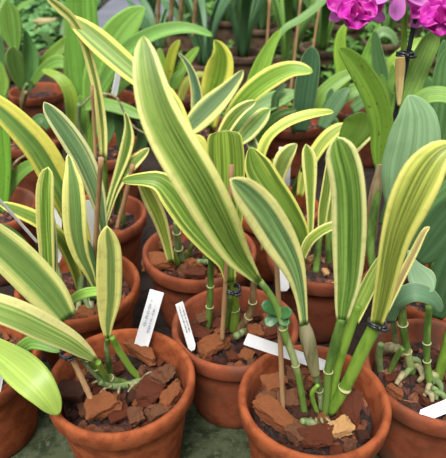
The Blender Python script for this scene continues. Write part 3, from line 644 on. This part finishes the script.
bloom(441, 8, .52, 1.05)
r = bpy.data.objects.new('flower', None); COL.objects.link(r); r.parent = P; r.location = atY(405, -6, .51)-P.location; r.empty_display_size = .01
for a, L, w in ((92, 33, 8), (28, 34, 6), (-90, 34, 6), (168, 34, 12), (-20, 34, 13)): petal(r, 398, -12, a, L, w, .512, PINK, 'petal' if w > 10 else 'sepal')
petal(r, 398, -14, 95, 10, 7, .50, MAG, 'lip', ruffle=.5)
stake((418, 4), (388, 150), 2.5, 'black stake supporting the magenta flower spike', (.520, .52), m=BLACK, name='plant_stake')
tie(405, 54, .522, 8, 'black wire tie on the flower spike stake at upper right')

# ---------------------------------------------------------------- third row and beyond
def small_pot(px, py, R, label, m=2, **kw):
    return pot_plant(px, py, R, label, m, **kw)
mid_l, c9, R9, H9 = small_pot(99, 213, .060, 'narrow-leaved variegated orchid in the small pot left of centre, third row', 1)
P = mid_l
leaf(P, [(104, 222, 2), (112, 192, 3), (119, 172, 4.5), (125, 154, 6), (128.5, 138, 6), (128, 124, 3.5), (125, 112)], (.60, .61), leafmat((112, 148, 70), YM, .5, dark=(84, 118, 52)), fold=.3)
leaf(P, [(106, 222, 2), (114, 196, 3), (121, 178, 6), (131, 165, 7), (141, 156, 5), (149, 148)], (.60, .61), leafmat((140, 170, 84), YM, .55), fold=.25)
leaf(P, [(104, 158, 3.5), (103, 130, 5), (99, 97, 4.8), (92, 66, 4.6), (84, 40, 4.4), (73, 20, 4.4), (60, 8, 4.4), (46, -4)], (.60, .60, .58), leafmat((150, 176, 88), YM, .35), fold=.3, roll=25)
leaf(P, [(117, 215, 3), (119, 200, 4), (118, 186, 3), (116, 176)], (.61, .61), G5)
stem(P, [(108, 226, 3), (106, 200, 3.2), (104, 158, 3.2)], .60, STEM_G, nodes=3)
stem(P, [(124, 226, 2.4), (122, 205, 2.6), (118, 186, 2.2)], .61, STEM_G)
stake((133, 165), (117, 228), 2.4, 'tan bamboo stake slanting in the small pot left of centre', (.595, .60))
stake((92, 86), (98, 225), 1.6, 'thin brown stake running up beside the long drooping yellow-edged leaf', (.59, .60))
tie(98, 158, .592, 4.5, 'small dark tie on the thin stake left of centre')
scatter(c9, R9, H9, 10, 'bark chip in the small pot left of centre', 'bark chips in the small pot left of centre', ks=(0, 1, 2))

far_left3, c8, R8, H8 = small_pot(-12, 206, .062, 'plain green orchid in the pot at the left edge, third row', 1)
P = far_left3
leaf(P, [(0, 212, 4), (8, 190, 6), (18, 175, 6.5), (30, 166, 6), (43, 164)], (.62, .60), G1, fold=.25)
leaf(P, [(3, 205, 5), (4, 170, 7), (2, 135, 7.5), (0, 108)], (.60, .60), leafmat((128, 188, 72), streak=.3), fold=.2)
leaf(P, [(-14, 205, 5), (-4, 165, 8), (-2, 120, 8), (-8, 80)], (.64, .65), G1, fold=.2)
tube('root', worldpts([(8, 178, 1), (14, 164, 1.2), (24, 156, 1.2), (31, 153, 1)], (.60, .61)), ROOT, P, seg=10)

right3, c13, R13, H13 = small_pot(275, 204, .059, 'orchid with small pale-edged leaves in the pot behind the blunt dark leaf', 0)
P = right3
leaf(P, [(276, 200, 2.5), (278, 178, 6.5), (283, 161, 9), (290, 151, 7), (297, 144)], (.60, .61), leafmat((150, 178, 92), YM, .62), fold=.3, twist=30)
leaf(P, [(236, 144, 4), (246, 134, 8), (256, 123, 8.5), (264, 114, 7), (270, 109)], (.63, .65), leafmat((132, 172, 88), (220, 226, 140), .62), fold=.22, roll=-10)
leaf(P, [(218, 146, 4), (224, 132, 6), (232, 119, 7), (242, 109, 6), (256, 101)], (.62, .63), leafmat((120, 152, 58), YM, .62), fold=.3)
leaf(P, [(250, 182, 3), (258, 160, 4), (250, 140, 6), (243, 128, 5)], (.64, .64), VG)
leaf(P, [(300, 196, 3), (306, 172, 6), (318, 150, 7), (332, 134, 7), (348, 124)], (.62, .64), VYG, fold=.3, roll=20)
leaf(P, [(330, 190, 4), (340, 168, 6), (352, 150, 7), (364, 138, 6.5), (376, 131)], (.62, .63), leafmat((150, 176, 76), YM, .5), fold=.3, roll=15)
for a in ([(262, 210, 3), (268, 190, 3), (276, 176, 2.6)], [(280, 212, 3), (280, 190, 3), (274, 160, 2.6)], [(290, 210, 3), (294, 190, 3), (304, 165, 2.6)]):
    stem(P, a, .625, STEM_G, nodes=2)
plant_tag((285, 147), (284, 188), 6, 'white plant tag with a dark numeral behind the small pale-edged leaf', (.645, .64), writing=[(.25, .6, .72)], ink=DARKINK)
scatter(c13, R13, H13, 8, 'bark chip in the pot behind the blunt dark leaf', 'bark chips in the pot behind the blunt dark leaf', ks=(0, 1, 2, 4))

# fourth row
row4, cx_, Rx_, Hx_ = small_pot(205, 128, .064, 'orchid with an upright folded yellow-edged leaf above the centre, fourth row', 2)
P = row4
leaf(P, [(209, 128, 7), (211, 108, 11), (214, 90, 13), (219, 73, 14.5), (221, 58, 12), (219, 48, 7), (214, 40)], (.80, .79), leafmat((132, 164, 60), (226, 224, 98), .60, dark=(98, 132, 44), off=-.12), fold=.35)
leaf(P, [(186, 133, 6), (198, 120, 11), (212, 106, 12), (226, 92, 9), (238, 78, 5), (243, 70)], (.74, .75), leafmat((128, 158, 112), (228, 230, 140), .58, dark=(88, 122, 88), off=-.15), fold=.2)
leaf(P, [(196, 124, 5), (197, 105, 6), (196, 90, 5.5), (192, 74, 4), (186, 62, 2.4), (178, 53)], (.78, .78), leafmat((104, 146, 112), YM, .75), fold=.3)
leaf(P, [(226, 124, 5), (238, 108, 9), (254, 91, 11), (274, 77, 11), (294, 69.5, 8), (313, 72)], (.80, .77), leafmat((132, 172, 66), (232, 228, 120), .76, dark=(104, 146, 52)), fold=.25, roll=10)
leaf(P, [(205, 160, 5), (200, 150, 9), (194, 143, 11), (186, 138)], (.72, .72), VYG)
for a in ([(196, 136, 3), (200, 120, 3), (206, 108, 3)], [(212, 136, 3), (212, 122, 3), (213, 108, 3)]): stem(P, a, .80, STEM_G)
scatter(cx_, Rx_, Hx_, 6, 'bark chip in the fourth row pot above the centre', 'bark chips in the fourth row pot above the centre', ks=(1, 1, 2, 3))

row4b, *_b = small_pot(106, 146, .062, 'plain green arching orchid in the shadowed pot left of the tallest leaf', 1)
P = row4b
leaf(P, [(84, 108, 4), (96, 104, 6), (112, 106, 6.5), (128, 111, 6), (146, 118)], (.80, .78), G1, fold=.25)
leaf(P, [(122, 150, 4), (121, 132, 5.5), (119, 118, 5), (120, 110)], (.80, .80), G5, fold=.3)
leaf(P, [(84, 160, 4), (86, 138, 5), (84, 115, 5), (80, 95)], (.82, .82), G1, fold=.3)
leaf(P, [(92, 160, 4), (92, 140, 4.5), (95, 124, 4), (94, 110)], (.80, .80), OLIVE, fold=.3)
tube('root', worldpts([(82, 106, 1), (92, 96, 1.3), (106, 94, 1.3), (117, 98, 1.2), (124, 112, 1), (133, 126, .8), (146, 134, .7)], .76), ROOT, P, seg=20)
stem(P, [(90, 128, 2.6), (91, 112, 2.6), (93, 100, 2)], .79, STEM_BROWN)
plant_tag((119, 70), (113, 96), 2.6, 'folded white plant tag beside the broad light green leaf', (.80, .79), roll=40)
leaf(P, [(100, 150, 4), (108, 132, 6), (110, 118, 6), (106, 104)], (.80, .80), G3, fold=.3)
leaf(P, [(136, 160, 4), (142, 142, 6), (146, 126, 6), (144, 108)], (.82, .83), G5, fold=.3)
stem(P, [(96, 160, 3), (80, 128, 3), (79, 104, 2.6)], .80, STEM_GREY)
row4c, *_c = small_pot(28, 136, .060, 'shaded terracotta pot with a single bamboo stem at the left, fourth row', 2)
P = row4c
stem(P, [(24, 132, 2.6), (22, 112, 2.8), (26, 92, 2.4)], .90, STEM_BROWN)
leaf(P, [(50, 128, 4), (42, 120, 6), (34, 124, 5), (20, 130)], (.90, .9), G3)
leaf(P, [(12, 130, 3), (10, 118, 5), (4, 104, 5), (0, 92)], (.90, .9), G1)

back_left, c12, R12, H12 = small_pot(37, 90, .064, 'plain green orchid in the wide terracotta bowl at upper left', 1, H=.075)
P = back_left
leaf(P, [(15, 52, 3), (13, 38, 8.5), (11, 22, 10.5), (9, 9, 9), (7, 0)], (1.10, 1.10), G1, fold=.2)
leaf(P, [(22, 90, 2.5), (18, 74, 7.5), (15, 60, 9), (14, 51, 7), (14, 46)], (1.12, 1.08), leafmat((132, 178, 96), dark=(112, 158, 80), streak=.3, rim=(190, 206, 130)), fold=.2)
leaf(P, [(26, 92, 3.5), (30, 72, 8), (30, 54, 8.5), (28, 42, 5), (25, 30)], (1.13, 1.12), leafmat((110, 164, 98), streak=.3), fold=.25)
leaf(P, [(30, 86, 4), (40, 69, 6), (54, 54, 6.5), (72, 40, 6), (90, 32)], (1.14, 1.18), OLIVE, fold=.25)
leaf(P, [(32, 84, 3), (44, 69, 5), (58, 62, 7), (72, 67, 5), (82, 77)], (1.10, 1.06), G1, fold=.2)
leaf(P, [(71, 132, 5), (73, 108, 7), (68, 88, 6.5), (57, 76, 4.5), (42, 70)], (1.02, 1.0, 1.02), leafmat((150, 186, 76), streak=.3), fold=.25)
leaf(P, [(2, 96, 3), (3, 84, 6), (1, 72, 5), (-2, 60)], (1.1, 1.1), G2)
leaf(P, [(6, 100, 3), (0, 70, 6), (-2, 50, 7), (-4, 30)], (1.13, 1.14), G3)
stem(P, [(22, 104, 2.6), (24, 92, 2.6), (27, 84, 2)], 1.08, STEM_GREY)
scatter(c12, R12, H12, 6, 'bark chip in the wide bowl at upper left', 'bark chips in the wide bowl at upper left', ks=(1, 2, 3, 3), smax=.016)

back_mid, *_m = small_pot(104, 98, .066, 'tall plain orchid with broad light green blades beyond the tallest leaf', 1)
P = back_mid
leaf(P, [(86, 102, 9), (85, 80, 14), (84, 50, 16.5), (82, 20, 16), (81, -10, 14), (82, -30)], (1.02, 1.03), leafmat((126, 184, 82), streak=.3), fold=.2)
leaf(P, [(92, 112, 8), (97, 84, 14), (107, 57, 17), (120, 34, 16), (134, 17, 11), (145, 7)], (1.0, 1.02), leafmat((138, 190, 90), streak=.3), fold=.22)
leaf(P, [(98, 92, 3.5), (112, 66, 7), (128, 50, 8.5), (146, 38, 8), (168, 30, 7), (192, 29, 5), (213, 36)], (.98, .96, .95), leafmat((124, 176, 88), streak=.3), fold=.3, roll=10)
leaf(P, [(72, 96, 6), (72, 70, 8), (74, 48, 9), (72, 30)], (1.05, 1.06), G1)
leaf(P, [(140, 118, 6), (152, 98, 8), (158, 80, 8), (156, 64)], (.98, 1.0), G1)
leaf(P, [(112, 96, 4), (124, 82, 6), (140, 70, 6), (150, 58)], (1.0, 1.02), G1)

back_c, *_k = small_pot(176, 92, .066, 'orchid with short yellow-green shoots in a pot beyond the upright folded leaf', 2)
P = back_c
leaf(P, [(168, 84, 3), (170, 64, 5), (174, 50, 4.5), (180, 40)], (1.04, 1.04), leafmat((178, 190, 74), dark=(150, 164, 60)), fold=.3)
leaf(P, [(174, 90, 4), (180, 72, 6), (188, 60, 5), (199, 47)], (1.05, 1.05), G2, fold=.25)
leaf(P, [(164, 96, 5), (166, 78, 7), (160, 62, 6), (160, 48)], (1.04, 1.05), G2)
leaf(P, [(180, 100, 4), (186, 84, 5), (196, 76, 4), (206, 74)], (1.02, 1.03), leafmat((170, 180, 84)), roll=20)
leaf(P, [(170, 100, 3), (172, 86, 4), (176, 76, 3), (184, 70)], (1.02, 1.03), G1)
stem(P, [(168, 98, 2.2), (170, 84, 2.4), (170, 70, 2)], 1.04, STEM_BROWN)

back_r, *_r = small_pot(292, 118, .066, 'orchid with a dark rounded blue-green upright leaf, upper right of centre', 1)
P = back_r
leaf(P, [(301, 132, 5), (303, 112, 9.5), (306, 88, 11.5), (309.5, 66, 10.5), (311, 54, 8), (311, 46)], (.85, .84), leafmat((82, 124, 92), dark=(60, 100, 70), streak=.35, rough=.5, rim=(150, 172, 120)), fold=.18, tipk=.9)
leaf(P, [(238, 140, 5), (244, 122, 8), (260, 108, 9), (278, 99, 9), (298, 92)], (.86, .88), leafmat((122, 166, 92), streak=.3), fold=.2, roll=10)
leaf(P, [(258, 144, 4), (266, 126, 5), (280, 114, 4), (297, 110)], (.84, .84), leafmat((92, 134, 62), streak=.3), fold=.3)
leaf(P, [(312, 118, 5), (320, 98, 7), (334, 84, 7.5), (346, 76, 6), (358, 70)], (.88, .9), leafmat((132, 176, 82), streak=.3), fold=.25)
leaf(P, [(322, 128, 5), (330, 112, 8), (338, 100, 8), (344, 93, 5), (350, 88)], (.84, .85), leafmat((104, 144, 104), streak=.3), fold=.3)
leaf(P, [(330, 108, 3), (330, 98, 4.5), (332, 88)], (.86, .86), leafmat((104, 144, 104), streak=.3), fold=.3)
leaf(P, [(246, 116, 4), (252, 92, 8), (262, 66, 8.5), (271, 46, 5.5), (281, 30)], (.92, .94), leafmat((140, 186, 72), streak=.3), fold=.3)
leaf(P, [(276, 40, 3), (286, 28, 3.5), (300, 20, 4), (316, 8, 4), (330, -4)], (.95, .97), leafmat((118, 164, 90), streak=.3), fold=.3, roll=20)
leaf(P, [(268, 130, 3), (274, 112, 4), (276, 96, 3.5), (286, 84)], (.86, .87), G5)
stem(P, [(296, 140, 3), (292, 122, 3), (290, 104, 2.5)], .86, STEM_G)

back_rr, *_q = small_pot(372, 110, .066, 'plain green orchid behind the spotted leaf, under the magenta flowers', 2)
P = back_rr
leaf(P, [(344, 96, 5), (342, 74, 6.5), (340, 52, 6.5), (341, 36, 5), (346, 24)], (.92, .92), leafmat((156, 202, 80), streak=.25), fold=.25)
leaf(P, [(360, 84, 4), (366, 62, 6), (372, 44, 5), (380, 24)], (.94, .95), leafmat((130, 182, 80), streak=.25), fold=.3)
leaf(P, [(382, 96, 5), (380, 74, 8), (377, 54, 6), (374, 30)], (.90, .88), leafmat((112, 160, 104), streak=.3, rim=(150, 186, 130)), fold=.3)
leaf(P, [(372, 42, 3), (382, 32, 5), (392, 36, 4), (396, 46)], (.93, .93), leafmat((132, 170, 118), streak=.3), fold=.2)
leaf(P, [(374, 92, 5), (388, 70, 7), (404, 54, 7), (424, 38)], (.96, .98), leafmat((156, 196, 80), streak=.3), fold=.3)
leaf(P, [(325, 118, 5), (340, 100, 7), (356, 90, 7), (372, 84)], (.93, .94), G1)
leaf(P, [(386, 106, 5), (388, 88, 6), (392, 76, 4), (392, 64)], (.92, .92), G1)
leaf(P, [(352, 110, 5), (366, 100, 6), (380, 96, 5), (394, 98)], (.88, .88), G3)

row4d, *_d = small_pot(445, 138, .066, 'plain broad-leaved orchid at the right edge, behind the pale blue-green leaf', 2)
P = row4d
for a in ([(436, 150, 7), (432, 120, 11), (424, 92, 11), (414, 70)], [(448, 150, 8), (452, 110, 12), (448, 70, 12), (444, 40)], [(425, 160, 6), (412, 130, 10), (396, 112, 9), (384, 104)], [(440, 200, 5), (436, 180, 9), (444, 160, 9), (460, 148)]):
    leaf(P, a, (.75, .76), G3, fold=.2)

# ---------------------------------------------------------------- blades, stakes and plants far back
rb = random.Random(3)
DARKPOT = mat('weathered_pot', (112, 88, 70), (72, 58, 48), 40, .9, .4)
def clump(px, py, z, R, label, blades, mats, lean=.5, h=(.16, .28), w=(.008, .014), H=.10, group=None):
    """a far potted orchid whose blades fan out from the pot"""
    c = atZ(px, py, H); c.z = 0; root = empty('potted_orchid', c, label, 'potted plant', group)
    lathe('nursery_pot', rimprof(R, H), c, DARKPOT, root, n=32); mixdisc(root, c, R, H, seed=px, fine=False)
    for i in range(blades):
        a = 6.283*i/blades+rb.uniform(-.3, .3); L = rb.uniform(*h); sp = rb.uniform(.15, lean)*L; ww = rb.uniform(*w)
        d = Vector((math.cos(a), math.sin(a), 0)); b0 = c+Vector((0, 0, H-.018))+d*.012; wp = []
        for t, wf in ((0, .4), (.25, .7), (.5, 1), (.75, .9), (.93, .5), (1, .2)):
            q = b0+d*(sp*t*t*1.4+.006*t)+Vector((0, 0, L*(t-.22*t*t*sp/L*2))); wp.append((q.x, q.y, q.z, ww*wf))
        ribbon('leaf', wp, rb.choice(mats), root, up=Vector((-d.x, -d.y, .35))+Vector((0, -.7, 0)), seg=14, cross=3, thick=.0014)
    return root
BB = leafmat((92, 134, 96), dark=(70, 108, 76), streak=.3); BD = leafmat((84, 122, 60), dark=(60, 96, 44), streak=.3); BL = leafmat((120, 166, 80), streak=.3)
far = [(205, 60, 9, 'clump of blue-green blades at the top, above the upright folded leaf', [BB], (.20, .32)),
       (243, 52, 9, 'clump of long blue-green blades right of the top centre', [BB, BB, BD], (.26, .36)),
       (288, 62, 8, 'clump of broad green blades at the top, left of the flowers', [BL, BD], (.28, .36)),
       (322, 46, 7, 'clump of olive blades at the top beside the flowers', [BD, BL], (.26, .36)),
       (158, 44, 6, 'low clump of dark green blades beyond the arching light green leaf', [BD, BB], (.12, .2)),
       (385, 40, 8, 'dark blades behind the magenta flowers', [BD], (.2, .3)),
       (434, 52, 8, 'broad dark blades behind the rightmost magenta flower', [BD, BB], (.2, .3)),
       (62, 52, 4, 'small dark green seedling clump beside the broad light green blade', [BD], (.08, .12)),
       (-2, 44, 5, 'small green clump at the upper left corner', [BL], (.12, .2)),
       ]
for px, py, n, lb, ms, hh in far: clump(px, py, 0, .062, lb, n, ms, h=hh)
# distant potted rows
for i, (px, py, lb) in enumerate([(186, 24, 'faint potted orchid in the farthest row, left of the blue-green blades'), (228, 18, 'faint potted orchid in the farthest row behind the blue-green blades'), (262, 26, 'faint potted orchid in the farthest row between thin stakes'), (300, 20, 'faint potted orchid in the farthest row left of the flowers'), (345, 22, 'faint potted orchid in the farthest row behind the left flower'), (400, 20, 'faint potted orchid in the farthest row behind the flower spike'), (150, 18, 'faint potted orchid in the farthest row right of the grey wall')]):
    clump(px, py, 0, .066, lb, 9, [BD, BB], h=(.16, .30), w=(.010, .018))
# upright bare canes between the clumps
for x, y0, y1, Y, lb in ((159, -6, 40, 1.25, 'bare brownish cane at the top, above the arching green leaf'), (172, -6, 42, 1.3, 'second bare cane at the top, right of the first above the arching leaf'), (182, -4, 30, 1.35, 'thin bare cane at the top, left of the blue-green blades'), (196, -8, 36, 1.3, 'reddish bare cane at the top beside the blue-green blades')):
    stake((x, y0), (x-3, y1), 2.2, lb, (Y, Y), m=STEM_BROWN, name='cane', cat='cane')
stake((270, -4), (260, 135), 1.5, 'thin tan stake at the top, right of the long blue-green blades', (1.05, 1.05))
stake((301, -4), (285, 138), 1.3, 'thin tan stake at the top among the broad green blades', (1.1, 1.1))
stake((320, 4), (298, 138), 1.2, 'thin pale stake at the top near the left magenta flower', (1.1, 1.1))

# seedling bed: small round leaves nobody could count
def groundcover(name, x0, x1, y0, y1, n, m, label, z=.0, hh=.07, size=.012):
    verts = []; faces = []; r_ = random.Random(5)
    for i in range(n):
        x = r_.uniform(x0, x1); y = r_.uniform(y0, y1); zz = z+hh*(.35+.65*r_.random())*(.7+.5*mnoise.noise(Vector((x*7, y*7, 0)))); s = size*r_.uniform(.6, 1.3)
        R_ = Matrix.Rotation(r_.random()*6.28, 3, 'Z') @ Matrix.Rotation(r_.uniform(-.7, .7), 3, 'X') @ Matrix.Rotation(r_.uniform(-.5, .5), 3, 'Y'); b = len(verts)
        for k in range(6):
            a = k/6*6.283; verts.append(Vector((x, y, zz))+R_ @ Vector((math.cos(a)*s, math.sin(a)*s*.75, .15*s*math.cos(2*a))))
        faces.append(tuple(range(b, b+6)))
        q = Vector((x, y, zz)); b = len(verts)
        if i % 3 == 0:
            verts += [q+Vector((-.001, 0, 0)), q+Vector((.001, 0, 0)), Vector((x+.001, y, z-.003)), Vector((x-.001, y, z-.003))]; faces.append((b, b+1, b+2, b+3))
    o = link(name, verts, faces, m, None, smooth=False); return tag(o, label, 'seedlings', kind='stuff')
GC = mat('seedling_green', (104, 150, 82), (66, 112, 56), 30, .6, 0); GC2 = mat('weed_green', (104, 150, 66), (66, 108, 44), 30, .6, 0)
groundcover('seedling_leaves', -1.1, -.56, 1.72, 2.8, 2300, GC, 'bed of small light green round-leaved seedlings at upper left', hh=.11, size=.016)
groundcover('weed_leaves', -.12, 1.5, 2.0, 3.6, 4500, GC2, 'mass of small leafy weeds behind the farthest orchids', hh=.34, size=.022)
groundcover('undergrowth_leaves', .26, .62, 1.35, 1.9, 700, GC2, 'low leafy weeds in the dark gap left of the flowers', hh=.12, size=.016)
groundcover('low_weeds', -.35, 1.3, 1.06, 2.0, 2600, mat('low_weed_green', (84, 122, 56), (50, 80, 34), 30, .6, 0), 'low creeping weeds on the dark ground between the far pots', hh=.05, size=.013)
# tan nursery block in the bed
p = atZ(47, 31, .03)
o = slab('seedling_block', p.x-.035, p.x+.035, p.y-.03, p.y+.03, -.004, .07, mat('tan_block', (176, 160, 116), (150, 138, 96), 30, .9, .4)); del o['kind']; tag(o, 'small tan block at the front edge of the seedling bed', 'block')
